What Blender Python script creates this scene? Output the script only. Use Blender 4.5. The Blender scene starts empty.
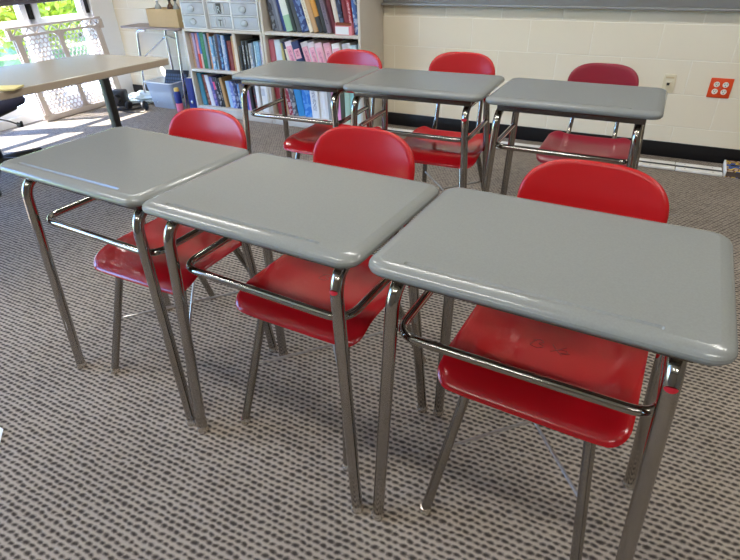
import bpy, bmesh, math, random
from mathutils import Vector, Matrix
random.seed(7)
scene = bpy.context.scene
COL = scene.collection
PI = math.pi

# ------------------------------------------------------------------ helpers
def lin(c):
    return tuple((v/12.92 if v <= .04045 else ((v+.055)/1.055)**2.4) for v in [x/255 for x in c])

def mat(name, rgb, rough=.5, metal=0., spec=.5, coat=0., noise=0., nscale=40., bump=0., bscale=200., trans=0., alpha=1., emit=0.):
    m = bpy.data.materials.new(name); m.use_nodes = True
    nt = m.node_tree; b = nt.nodes['Principled BSDF']
    c = lin(rgb) + (1,)
    b.inputs['Base Color'].default_value = c
    b.inputs['Roughness'].default_value = rough
    b.inputs['Metallic'].default_value = metal
    b.inputs['Specular IOR Level'].default_value = spec
    b.inputs['Coat Weight'].default_value = coat
    b.inputs['Coat Roughness'].default_value = .08
    b.inputs['Transmission Weight'].default_value = trans
    b.inputs['Alpha'].default_value = alpha
    if noise or bump:
        tc = nt.nodes.new('ShaderNodeTexCoord')
    if noise:
        n = nt.nodes.new('ShaderNodeTexNoise'); n.inputs['Scale'].default_value = nscale; n.inputs['Detail'].default_value = 4
        nt.links.new(tc.outputs['Object'], n.inputs['Vector'])
        mx = nt.nodes.new('ShaderNodeMix'); mx.data_type = 'RGBA'
        mx.inputs[6].default_value = tuple(v*(1-noise) for v in c[:3]) + (1,)
        mx.inputs[7].default_value = tuple(min(1, v*(1+noise)) for v in c[:3]) + (1,)
        nt.links.new(n.outputs['Fac'], mx.inputs[0]); nt.links.new(mx.outputs[2], b.inputs['Base Color'])
    if bump:
        n2 = nt.nodes.new('ShaderNodeTexNoise'); n2.inputs['Scale'].default_value = bscale; n2.inputs['Detail'].default_value = 3
        nt.links.new(tc.outputs['Object'], n2.inputs['Vector'])
        bp = nt.nodes.new('ShaderNodeBump'); bp.inputs['Strength'].default_value = bump; bp.inputs['Distance'].default_value = .002
        nt.links.new(n2.outputs['Fac'], bp.inputs['Height']); nt.links.new(bp.outputs['Normal'], b.inputs['Normal'])
    return m

def obj(name, bm, m=None, parent=None, smooth=True, angle=35, loc=None):
    me = bpy.data.meshes.new(name)
    bmesh.ops.recalc_face_normals(bm, faces=bm.faces)
    if smooth:
        for f in bm.faces: f.smooth = True
    bm.to_mesh(me); bm.free()
    if smooth: me.set_sharp_from_angle(angle=math.radians(angle))
    o = bpy.data.objects.new(name, me); COL.objects.link(o)
    for mm in (m if isinstance(m, (list, tuple)) else [m]):
        if mm: me.materials.append(mm)
    if parent: o.parent = parent
    if loc is not None: o.location = loc
    return o

def tag(o, label, cat, group=None, kind=None):
    o['label'] = label; o['category'] = cat
    if group: o['group'] = group
    if kind: o['kind'] = kind
    return o

def thing(name, label, cat, loc=(0,0,0), rz=0, group=None):
    o = bpy.data.objects.new(name, None); COL.objects.link(o); o.empty_display_size = .1
    o.location = loc; o.rotation_euler = (0,0,rz)
    return tag(o, label, cat, group)

def struct(name, bm, m, parent=None, **k):
    o = obj(name, bm, m, parent, **k)
    if not parent: o['kind'] = 'structure'
    return o

def dup(o, parent=None):
    c = o.copy(); COL.objects.link(c); c.parent = parent
    for ch in list(o.children): dup(ch, c)
    return c

def box(bm, a, b, bev=0., M=None, mi=0, seg=2):
    x0,y0,z0 = a; x1,y1,z1 = b
    t = bmesh.new()
    vs = [t.verts.new(p) for p in [(x0,y0,z0),(x1,y0,z0),(x1,y1,z0),(x0,y1,z0),(x0,y0,z1),(x1,y0,z1),(x1,y1,z1),(x0,y1,z1)]]
    for f in [(3,2,1,0),(4,5,6,7),(0,1,5,4),(1,2,6,5),(2,3,7,6),(3,0,4,7)]: t.faces.new([vs[i] for i in f])
    if bev: bmesh.ops.bevel(t, geom=t.edges[:], offset=bev, segments=seg, affect='EDGES', profile=.5)
    if M is not None: bmesh.ops.transform(t, matrix=M, verts=t.verts)
    merge(bm, t, mi)

def merge(bm, t, mi=0):
    mp = {v: bm.verts.new(v.co) for v in t.verts}
    for f in t.faces:
        try:
            nf = bm.faces.new([mp[v] for v in f.verts]); nf.material_index = mi; nf.smooth = f.smooth
        except ValueError: pass
    t.free()

def fillet(pts, r, n=6):
    pts = [Vector(p) for p in pts]; out = [pts[0]]
    for i in range(1, len(pts)-1):
        p0,p1,p2 = pts[i-1:i+2]
        rr = r[i-1] if isinstance(r,(list,tuple)) else r
        d0 = (p0-p1); d1 = (p2-p1)
        l = min(rr, d0.length*.49, d1.length*.49)
        a = p1+d0.normalized()*l; b = p1+d1.normalized()*l
        for k in range(n+1):
            t = k/n
            out.append(a*(1-t)**2 + p1*2*t*(1-t) + b*t*t)
    out.append(pts[-1]); return out

def tube(bm, pts, r, seg=12, cap=True, mi=0):
    pts = [Vector(p) for p in pts]
    rs = r if isinstance(r,(list,tuple)) else [r]*len(pts)
    T = []
    for i in range(len(pts)):
        a = pts[max(i-1,0)]; b = pts[min(i+1,len(pts)-1)]; T.append((b-a).normalized())
    n = T[0].orthogonal().normalized(); rings = []
    for i,p in enumerate(pts):
        n = (n - T[i]*n.dot(T[i])).normalized(); bn = T[i].cross(n)
        rings.append([bm.verts.new(p + (n*math.cos(2*PI*k/seg)+bn*math.sin(2*PI*k/seg))*rs[i]) for k in range(seg)])
    for A,B in zip(rings, rings[1:]):
        for k in range(seg):
            f = bm.faces.new([A[k],A[(k+1)%seg],B[(k+1)%seg],B[k]]); f.material_index = mi
    if cap:
        for R in (rings[0][::-1], rings[-1]):
            f = bm.faces.new(R); f.material_index = mi

def lathe(bm, prof, seg=20, M=None, mi=0):
    t = bmesh.new(); rings = []
    for (r,z) in prof:
        rings.append([t.verts.new((max(r,1e-5)*math.cos(2*PI*k/seg), max(r,1e-5)*math.sin(2*PI*k/seg), z)) for k in range(seg)])
    for A,B in zip(rings, rings[1:]):
        for k in range(seg): t.faces.new([A[k],A[(k+1)%seg],B[(k+1)%seg],B[k]])
    t.faces.new(rings[0][::-1]); t.faces.new(rings[-1])
    if M is not None: bmesh.ops.transform(t, matrix=M, verts=t.verts)
    merge(bm, t, mi)

def rrect(w, d, r, n=6, cx=0, cy=0):
    """rounded rectangle outline, ccw; r = one radius or four (se, ne, nw, sw)"""
    rr = r if isinstance(r,(list,tuple)) else [r]*4
    out = []
    for (sx,sy,a0,q) in [(1,-1,-90,rr[0]),(1,1,0,rr[1]),(-1,1,90,rr[2]),(-1,-1,180,rr[3])]:
        ox = cx+sx*(w/2-q); oy = cy+sy*(d/2-q)
        for k in range(n+1):
            a = math.radians(a0+90*k/n); out.append((ox+q*math.cos(a), oy+q*math.sin(a)))
    return out

def offset_poly(pts, d):
    """inset a convex ccw outline by d"""
    n = len(pts); out = []
    for i in range(n):
        p0 = Vector(pts[i-1]); p1 = Vector(pts[i]); p2 = Vector(pts[(i+1)%n])
        e0 = (p1-p0); e1 = (p2-p1)
        if e0.length < 1e-7: e0 = e1
        if e1.length < 1e-7: e1 = e0
        n0 = Vector((-e0.y,e0.x)).normalized(); n1 = Vector((-e1.y,e1.x)).normalized()
        nn = (n0+n1); nn = nn/(max(1e-6, nn.length_squared/2))
        out.append(p1+nn*d)
    return out

def slab(bm, outline, layers, groove=None):
    """layers: list of (inset, z) from bottom to top; the top may carry a sunken groove outline"""
    rings = []
    for (ins,z) in layers:
        rings.append([bm.verts.new((p[0],p[1],z)) for p in (offset_poly(outline, ins) if ins else [Vector(q) for q in outline])])
    n = len(outline)
    for A,B in zip(rings, rings[1:]):
        for k in range(n): bm.faces.new([A[k],A[(k+1)%n],B[(k+1)%n],B[k]])
    bm.faces.new(rings[0][::-1])
    if not groove: bm.faces.new(rings[-1]); return
    z = layers[-1][1]
    g0 = [bm.verts.new((p[0],p[1],z)) for p in groove]
    g1 = [bm.verts.new((p[0],p[1],z-.004)) for p in offset_poly(groove, .003)]
    m = len(groove)
    for k in range(m): bm.faces.new([g0[k],g0[(k+1)%m],g1[(k+1)%m],g1[k]])
    bm.faces.new(g1)
    ed = []
    for loop in (rings[-1], g0):
        for k in range(len(loop)):
            e = bm.edges.get((loop[k],loop[(k+1)%len(loop)])) or bm.edges.new((loop[k],loop[(k+1)%len(loop)]))
            ed.append(e)
    bmesh.ops.triangle_fill(bm, use_beauty=True, edges=ed)

def shell(bm, outline, surf, thick, scales=(1,.985,.955,.9,.8,.65,.5,.35,.2,.08), lip=None):
    """moulded plastic shell: outline scaled into rings, surf(x,y)->Vector, rounded rim"""
    n = len(outline)
    def nrm(x,y):
        e = .004
        a = surf(x+e,y)-surf(x-e,y); b = surf(x,y+e)-surf(x,y-e)
        return a.cross(b).normalized()
    top=[]; bot=[]
    for i,s in enumerate(scales):
        pr = [0.0,.62,.9,1,1,1,1,1,1,1][i]
        tr=[]; br=[]
        for (x,y) in outline:
            p = surf(x*s,y*s); q = nrm(x*s,y*s)
            if i == 0:
                v = bm.verts.new(p); tr.append(v); br.append(v)
            else:
                tr.append(bm.verts.new(p+q*thick/2*pr)); br.append(bm.verts.new(p-q*thick/2*pr))
        top.append(tr); bot.append(br)
    for R,flip in ((top,False),(bot,True)):
        for A,B in zip(R,R[1:]):
            for k in range(n):
                vs = [A[k],A[(k+1)%n],B[(k+1)%n],B[k]]
                bm.faces.new(vs[::-1] if flip else vs)
        c = bm.verts.new(sum((v.co for v in R[-1]), Vector())/n)
        for k in range(n):
            vs=[R[-1][k],R[-1][(k+1)%n],c]; bm.faces.new(vs[::-1] if flip else vs)

def NB(): return bmesh.new()

# ------------------------------------------------------------------ materials
def node_mat(name):
    m = bpy.data.materials.new(name); m.use_nodes = True
    return m, m.node_tree, m.node_tree.nodes['Principled BSDF']

def math_node(nt, op, a, b=None, c=None):
    n = nt.nodes.new('ShaderNodeMath'); n.operation = op
    for i,v in enumerate((a,b,c)):
        if v is None: continue
        if isinstance(v,(int,float)): n.inputs[i].default_value = v
        else: nt.links.new(v, n.inputs[i])
    return n.outputs[0]

def carpet_material():
    m, nt, b = node_mat('woven_loop_carpet')
    geo = nt.nodes.new('ShaderNodeNewGeometry')
    wn = nt.nodes.new('ShaderNodeTexNoise'); wn.inputs['Scale'].default_value = 28; wn.inputs['Detail'].default_value = 1
    nt.links.new(geo.outputs['Position'], wn.inputs['Vector'])
    sep = nt.nodes.new('ShaderNodeSeparateXYZ'); nt.links.new(geo.outputs['Position'], sep.inputs[0])
    sn = nt.nodes.new('ShaderNodeSeparateColor'); nt.links.new(wn.outputs['Color'], sn.inputs[0])
    px, py = .0208, .0172
    jx = math_node(nt,'MULTIPLY',math_node(nt,'SUBTRACT',sn.outputs[0],.5),.75)
    jy = math_node(nt,'MULTIPLY',math_node(nt,'SUBTRACT',sn.outputs[1],.5),.7)
    v = math_node(nt,'ADD',math_node(nt,'MULTIPLY',sep.outputs[1],1/py),jy)
    # rows dip a little between loops so that the strands read as woven ropes
    u0 = math_node(nt,'ADD',math_node(nt,'MULTIPLY',sep.outputs[0],1/px),jx)
    row = math_node(nt,'FLOOR',v)
    u = math_node(nt,'ADD',u0,math_node(nt,'MULTIPLY',row,.5))
    fu = math_node(nt,'SUBTRACT',math_node(nt,'FRACT',u),.5)
    fv = math_node(nt,'SUBTRACT',math_node(nt,'FRACT',v),.5)
    fv2 = math_node(nt,'ADD',fv,math_node(nt,'MULTIPLY',fu,-.08))
    d = math_node(nt,'SQRT',math_node(nt,'ADD',math_node(nt,'POWER',math_node(nt,'MULTIPLY',fu,.96),2),math_node(nt,'POWER',math_node(nt,'MULTIPLY',fv2,1.5),2)))
    cid = nt.nodes.new('ShaderNodeCombineXYZ'); nt.links.new(math_node(nt,'FLOOR',u), cid.inputs[0]); nt.links.new(row, cid.inputs[1])
    wht = nt.nodes.new('ShaderNodeTexWhiteNoise'); nt.links.new(cid.outputs[0], wht.inputs['Vector'])
    fine = nt.nodes.new('ShaderNodeTexNoise'); fine.inputs['Scale'].default_value = 420; fine.inputs['Detail'].default_value = 2
    nt.links.new(geo.outputs['Position'], fine.inputs['Vector'])
    d2 = math_node(nt,'ADD',math_node(nt,'ADD',d,math_node(nt,'MULTIPLY',math_node(nt,'SUBTRACT',fine.outputs['Fac'],.5),.7)),math_node(nt,'MULTIPLY',math_node(nt,'SUBTRACT',wht.outputs['Value'],.5),.14))
    ramp = nt.nodes.new('ShaderNodeValToRGB'); cr = ramp.color_ramp
    cr.elements[0].position = .17; cr.elements[0].color = lin((70,64,59))+(1,)
    cr.elements[1].position = .62; cr.elements[1].color = lin((173,162,149))+(1,)
    e = cr.elements.new(.38); e.color = lin((118,109,101))+(1,)
    nt.links.new(d2, ramp.inputs[0])
    big = nt.nodes.new('ShaderNodeTexNoise'); big.inputs['Scale'].default_value = 2.2; big.inputs['Detail'].default_value = 3
    nt.links.new(geo.outputs['Position'], big.inputs['Vector'])
    hs = nt.nodes.new('ShaderNodeHueSaturation')
    nt.links.new(math_node(nt,'ADD',math_node(nt,'MULTIPLY',big.outputs['Fac'],.35),.75), hs.inputs['Value'])
    nt.links.new(ramp.outputs[0], hs.inputs['Color'])
    nt.links.new(hs.outputs[0], b.inputs['Base Color'])
    b.inputs['Roughness'].default_value = .95; b.inputs['Specular IOR Level'].default_value = .1
    bp = nt.nodes.new('ShaderNodeBump'); bp.inputs['Strength'].default_value = .55; bp.inputs['Distance'].default_value = .004
    nt.links.new(math_node(nt,'MINIMUM',d2,.8), bp.inputs['Height']); nt.links.new(bp.outputs[0], b.inputs['Normal'])
    return m

def block_material(axis=0, off=1.650):
    m, nt, b = node_mat('painted_concrete_block')
    geo = nt.nodes.new('ShaderNodeNewGeometry')
    sep = nt.nodes.new('ShaderNodeSeparateXYZ'); nt.links.new(geo.outputs['Position'], sep.inputs[0])
    cmb = nt.nodes.new('ShaderNodeCombineXYZ')
    nt.links.new(math_node(nt,'ADD',sep.outputs[axis],off), cmb.inputs[0]); nt.links.new(sep.outputs[2], cmb.inputs[1])
    br = nt.nodes.new('ShaderNodeTexBrick'); nt.links.new(cmb.outputs[0], br.inputs['Vector'])
    br.inputs['Scale'].default_value = 1; br.inputs['Brick Width'].default_value = .4064; br.inputs['Row Height'].default_value = .2032
    br.inputs['Mortar Size'].default_value = .0045; br.inputs['Mortar Smooth'].default_value = .6
    br.inputs['Color1'].default_value = lin((236,226,203))+(1,); br.inputs['Color2'].default_value = lin((233,222,198))+(1,)
    br.inputs['Mortar'].default_value = lin((244,236,217))+(1,)
    nt.links.new(br.outputs['Color'], b.inputs['Base Color'])
    n = nt.nodes.new('ShaderNodeTexNoise'); n.inputs['Scale'].default_value = 90; n.inputs['Detail'].default_value = 5
    nt.links.new(geo.outputs['Position'], n.inputs['Vector'])
    h = math_node(nt,'ADD',math_node(nt,'MULTIPLY',br.outputs['Fac'],-1.0),math_node(nt,'MULTIPLY',n.outputs['Fac'],.35))
    bp = nt.nodes.new('ShaderNodeBump'); bp.inputs['Strength'].default_value = .5; bp.inputs['Distance'].default_value = .004
    nt.links.new(h, bp.inputs['Height']); nt.links.new(bp.outputs[0], b.inputs['Normal'])
    b.inputs['Roughness'].default_value = .55
    return m

def glass_material(name, tint=(1,1,1), gloss=.06):
    m = bpy.data.materials.new(name); m.use_nodes = True; nt = m.node_tree
    nt.nodes.clear(); out = nt.nodes.new('ShaderNodeOutputMaterial')
    t = nt.nodes.new('ShaderNodeBsdfTransparent'); t.inputs[0].default_value = tint+(1,)
    g = nt.nodes.new('ShaderNodeBsdfGlossy'); g.inputs['Roughness'].default_value = .02
    mx = nt.nodes.new('ShaderNodeMixShader'); mx.inputs[0].default_value = gloss
    nt.links.new(t.outputs[0], mx.inputs[1]); nt.links.new(g.outputs[0], mx.inputs[2]); nt.links.new(mx.outputs[0], out.inputs[0])
    return m

def frosted_material(name, rgb, a=.55):
    m, nt, b = node_mat(name)
    b.inputs['Base Color'].default_value = lin(rgb)+(1,); b.inputs['Roughness'].default_value = .3
    b.inputs['Alpha'].default_value = a
    return m

M = {}
M['carpet'] = carpet_material()
M['block'] = block_material()
M['block_side'] = block_material(1, 0)
M['white_paint'] = mat('white_window_paint', (236,238,240), .45)
M['ceiling'] = mat('ceiling_tile', (225,223,216), .8, bump=.3)
M['plain_wall'] = mat('plain_wall', (122,114,104), .7, noise=.04)
M['black_base'] = mat('black_vinyl', (20,20,23), .35, spec=.4)
M['desk'] = mat('grey_hard_plastic', (131,134,132), .17, spec=.5, noise=.10, nscale=260, bump=.04, bscale=500)
M['under'] = mat('dark_steel', (112,106,101), .25, metal=.9)
M['chrome'] = mat('chrome_tube', (168,163,157), .09, metal=1, noise=.03, nscale=30)
M['chair_metal'] = mat('satin_grey_tube', (150,145,138), .18, metal=.95)
M['rod'] = mat('bright_rod', (206,204,202), .25, metal=.55)
M['glide'] = mat('nickel_glide', (205,196,184), .25, metal=.8)
M['red'] = mat('red_plastic', (182,14,24), .17, spec=.65, bump=.03, bscale=300)
M['redback'] = mat('red_back_plastic', (184,24,28), .26, spec=.5, bump=.03, bscale=300)
M['crimson'] = mat('crimson_plastic', (136,12,40), .30, spec=.5)
M['mark'] = mat('faint_mark', (112,14,22), .5)
M['sticker'] = mat('red_sticker', (205,30,50), .5)
M['case'] = mat('cream_shelf_enamel', (206,199,188), .45, noise=.03, nscale=8)
M['case_in'] = mat('tan_shelf_inside', (112,96,78), .7)
M['drawer'] = frosted_material('frosted_drawer', (200,208,218), .72)
M['drawer_frame'] = mat('white_drawer_frame', (222,226,228), .4)
M['drawer_dark'] = mat('grey_drawer_content', (150,162,176), .7, noise=.5, nscale=25)
M['knob'] = mat('clear_knob', (178,188,196), .12, spec=.9)
M['dark_label'] = mat('dark_label', (66,68,66), .6)
M['label_mark'] = mat('label_mark', (176,186,190), .6)
M['taupe'] = mat('taupe_laminate', (150,132,126), .4, noise=.05)
M['beige_top'] = mat('beige_laminate', (186,180,168), .20, spec=.55, noise=.04, nscale=120)
M['beige_edge'] = mat('beige_edge', (180,164,144), .5)
M['black_metal'] = mat('black_metal', (18,18,19), .4)
M['blk_plastic'] = mat('black_plastic', (24,25,30), .45)
M['chair_fab'] = mat('navy_black_fabric', (40,42,66), .85, noise=.2, nscale=200)
M['blue_edge'] = mat('blue_plastic', (58,92,130), .4)
M['cream_plastic'] = mat('cream_gate_plastic', (198,186,178), .5)
M['blind'] = mat('mauve_blind', (92,88,96), .8)
M['glass'] = glass_material('window_glass')
M['orange'] = mat('orange_plate', (226,74,24), .4)
M['outlet_white'] = mat('white_receptacle', (238,232,222), .4)
M['slot'] = mat('dark_slot', (35,30,28), .6)
M['cream_plate'] = mat('cream_plate', (222,212,184), .4)
M['strip'] = mat('white_track', (235,234,230), .45)
M['tray'] = mat('grey_tray', (150,150,148), .4, metal=.3)
M['paper'] = mat('white_paper', (236,238,242), .8)
M['yellow_pad'] = mat('yellow_pad', (226,212,150), .8)
M['cardboard'] = mat('cardboard', (196,166,120), .7, noise=.06)
M['bottle_glass'] = mat('brown_glass', (96,66,42), .15, spec=.7)
M['clear_glass'] = mat('pale_glass', (190,196,196), .1, spec=.8, alpha=.6)
M['bin'] = frosted_material('bin_plastic', (206,220,240), .45)
M['bluebinder'] = mat('blue_binder', (22,40,120), .4)
M['white_plastic'] = mat('white_bag_plastic', (205,222,228), .35)
M['grass'] = mat('grass', (150,178,92), .9, noise=.3, nscale=6)
M['path'] = mat('pale_paving', (205,212,214), .9)
M['leaf_y'] = mat('yellow_green_leaf', (188,190,44), .6, noise=.4, nscale=3)
M['leaf_g'] = mat('green_leaf', (96,140,52), .6, noise=.4, nscale=3)
M['bark'] = mat('bark', (90,70,55), .9)
M['pages'] = mat('book_pages', (226,220,204), .8)

# ------------------------------------------------------------------ camera (solved from desk corners and block courses)
f_px, yaw, pitch, roll, cz = 523.18226, 0.49075, 0.56268, -0.02887, 1.23821
cyw, syw = math.cos(yaw), math.sin(yaw)
fwd = Vector((-syw*math.cos(pitch), cyw*math.cos(pitch), -math.sin(pitch)))
rt = Vector((cyw, syw, 0)); up = rt.cross(fwd)
R = rt*math.cos(roll)+up*math.sin(roll); U = -rt*math.sin(roll)+up*math.cos(roll)
cam = bpy.data.cameras.new('camera'); co = bpy.data.objects.new('camera', cam); COL.objects.link(co)
cam.sensor_width = 36; cam.lens = f_px*36/740; cam.clip_start = .02
rm = Matrix((R, U, -fwd)).transposed().to_4x4(); rm.translation = Vector((0,0,cz))
co.matrix_world = rm
scene.camera = co

# ------------------------------------------------------------------ room shell
XL, XR, YB, YF, ZC = -4.9, 2.6, 3.984, -3.0, 2.75
bm = NB(); box(bm, (XL-.15,YF-.1,-.1), (XR+.1,YB+.1,0)); struct('floor', bm, M['carpet'], smooth=False)
bm = NB(); box(bm, (XL-.15,YF-.1,ZC), (XR+.1,YB+.1,ZC+.1)); struct('ceiling', bm, M['ceiling'], smooth=False)
bm = NB(); box(bm, (XL-.15,YB,0), (XR+.1,YB+.1,ZC)); struct('wall_back', bm, M['block'], smooth=False)
bm = NB(); box(bm, (XR,YF,0), (XR+.1,YB,ZC)); struct('wall_right', bm, M['plain_wall'], smooth=False)
bm = NB(); box(bm, (XL-.15,YF-.1,0), (XR+.1,YF,ZC)); struct('wall_front', bm, M['plain_wall'], smooth=False)
# window wall: low kerb, header, piers
W0, W1 = -2.7, 3.735
bm = NB()
box(bm, (XL-.15,YF,0), (XL,YB,.07)); box(bm, (XL-.15,YF,2.3), (XL,YB,ZC))
box(bm, (XL-.15,W1,.07), (XL,YB,2.3)); box(bm, (XL-.15,YF,.07), (XL,W0,2.3))
struct('wall_left', bm, M['white_paint'], smooth=False)
muls = [(-2.7,-2.64),(-1.75,-1.63),(-.75,-.63),(.2,.32),(.86,.98),(1.55,1.67),(2.3,2.42),(3.085,3.205),(3.675,3.735)]  # first three bays are unseen, unblinded windows added to let blue sky light in
for i in range(len(muls)-1):
    a = muls[i][1]; b = muls[i+1][0]
    bm = NB()
    box(bm, (XL-.1,a-.03,.07), (XL-.03,a+.025,2.3)); box(bm, (XL-.1,b-.025,.07), (XL-.03,b+.03,2.3))
    box(bm, (XL-.1,a+.025,.07), (XL-.03,b-.025,.13)); box(bm, (XL-.1,a+.025,2.24), (XL-.03,b-.025,2.3))
    w = struct('window_%d' % (i+1), bm, M['white_paint'], smooth=False)
    bm = NB(); box(bm, (XL-.095,a+.025,.755), (XL-.035,b-.025,.80)); struct('transom', bm, M['white_paint'], w, smooth=False)
    bm = NB(); box(bm, (XL-.068,a+.02,.12), (XL-.064,b-.02,2.25)); struct('window_glass', bm, M['glass'], w, smooth=False)
bm = NB()
for a,b in muls: box(bm, (XL-.13,a-.0,.07), (XL-.1,b,2.3)); box(bm, (XL-.105,(a+b)/2-.016,.80), (XL-.012,(a+b)/2+.012,2.3), mi=1)
struct('trim_1', bm, [M['white_paint'], M['black_metal']], smooth=False)
# black vinyl base along the block wall
bm = NB(); box(bm, (XL+.001,YB-.012,0), (XR,YB,.1), bev=.003); struct('baseboard_back', bm, M['black_base'])
# whiteboard tray rail at the top edge of the view
bm = NB()
box(bm, (-1.94,YB-.055,.888), (2.2,YB-.001,.903), bev=.003); box(bm, (-1.94,YB-.02,.903), (2.2,YB-.001,2.1), bev=.003)
tag(obj('whiteboard', bm, M['tray']), 'long grey whiteboard rail running along the top of the block wall', 'whiteboard')
# dark roller blind, lowered to just above the view
bm = NB()
box(bm, (XL+.005,.25,.945), (XL+.012,3.73,2.25)); 
t = thing('window_blind', 'dark mauve window blind hanging across the top of the windows', 'blind', (0,0,0))
obj('blind_fabric', bm, M['blind'], t, smooth=False)
bm = NB(); box(bm, (XL+.002,.25,.92), (XL+.02,3.73,.945), bev=.006); obj('bottom_rail', bm, M['blind'], t)

# ------------------------------------------------------------------ student desks
DW, DD, DH = .597, .433, .755
def make_desk():
    root = thing('student_desk', '', 'desk')
    ol = rrect(DW, DD, [.042,.042,.042,.042], 9)
    gv = rrect(.428, .011, .0053, 4, -.012, -DD/2+.036)
    bm = NB()
    slab(bm, ol, [(.014,DH-.025),(.005,DH-.0235),(.001,DH-.019),(0,DH-.015),(.001,DH-.0105),(.004,DH-.0065),(.009,DH-.0035),(.016,DH-.0014),(.025,DH)], gv)
    tt = obj('tabletop', bm, M['desk'], root, angle=24)
    for f in tt.data.polygons:
        if abs(f.normal.z) > .9995: f.use_smooth = False
    bm = NB()
    x,y = DW/2-.046, DD/2-.036
    for a,b in [((-x,-y),(x,-y+.02)),((-x,y-.02),(x,y)),((-x,-y+.02),(-x+.025,y-.02)),((x-.025,-y+.02),(x,y-.02))]:
        box(bm, (a[0],a[1],DH-.050), (b[0],b[1],DH-.0245), bev=.003)
    obj('under_frame', bm, M['under'], root)
    zr = DH-.056
    for s in (-1,1):
        xt = s*(DW/2-(.066 if s > 0 else .050)); xf = s*(DW/2-.022)
        for (yt,yf,ym) in ((-.178,-.213,0),(.150,.186,0)):
            bm = NB()
            yr = yt
            pts = fillet([(xf,yf,.012),(xt,yr,zr),(xt,ym,zr)], .062, 9)
            tube(bm, pts, .0145, 18)
            lg = obj('leg', bm, M['chrome'], root)
            bm = NB(); lathe(bm, [(.011,0),(.0165,.002),(.0175,.008),(.0165,.016),(.0145,.022)], 16, Matrix.Translation((xf,yf,0)))
            g = obj('foot_glide', bm, M['glide'], lg); g['label'] = 'shiny nickel glide under the leg'
    zb = .566
    fr = zb/zr
    xb = (DW/2-.022)*(1-fr)+(DW/2-.050)*fr+.003
    yn = -.213*(1-fr)-.178*fr+.024
    xr_ = xb-.016*fr
    bm = NB()
    pts = fillet([(-xb+.003,.156,zb+.004),(-xb+.003,yn,zb),(xr_-.003,yn,zb),(xr_-.003,.156,zb+.004)], .055, 9)
    tube(bm, pts, .0098, 14)
    obj('rack_bar', bm, M['chrome'], root)
    return root

desk0 = make_desk()
desks = [
 (-1.3095,.977,-.0495,'grey student desk at the left end of the front row, reaching the photo edge'),
 (-.7063,.9426,-.0469,'grey student desk in the middle of the front row, between two others'),
 (-.1002,.9284,-.0331,'largest grey student desk in the right foreground, nearest the camera'),
 (-1.481,2.193,.0265,'grey student desk in the back row, in front of the bookcases'),
 (-.873,2.180,.0240,'grey student desk in the middle of the back row'),
 (-.250,2.170,-.0078,'grey student desk at the right end of the back row, near wall outlets'),
]
DK = []
for i,(x,y,rz,lab) in enumerate(desks):
    d = desk0 if i == 0 else dup(desk0)
    d.location = (x,y,0); d.rotation_euler = (0,0,rz); d['label'] = lab
    d['group'] = 'student desks in the front row' if i < 3 else 'student desks in the back row'
    if i > 2: d.scale = (1.01,.96,1.014)
    DK.append(d)
for i in (1,2,4):   # little red mark on the right front leg of three desks
    lg = [c for c in DK[i].children if c.name.startswith('leg')][2]
    fr = (.655)/(DH-.056)
    p = Vector((DW/2-.022,-.213,.012)).lerp(Vector((DW/2-.066,-.178,DH-.056)), fr)
    ax = (Vector((DW/2-.066,-.178,DH-.056))-Vector((DW/2-.022,-.213,.012))).normalized()
    bm = NB(); n = Vector((0,-1,0)); n = (n-ax*n.dot(ax)).normalized(); b_ = ax.cross(n)
    g = []
    for k in range(9):
        a = -.75+1.5*k/8
        hh = .0055*math.sqrt(max(.05,1-(a/.78)**2))
        g.append([bm.verts.new(p+(n*math.cos(a)+b_*math.sin(a))*.0150+ax*(hh*q)) for q in (-1,1)])
    for A,B in zip(g,g[1:]): bm.faces.new([A[0],B[0],B[1],A[1]])
    s = obj('sticker', bm, M['sticker'], lg); s['label'] = 'small red sticker on the front leg'

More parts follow.
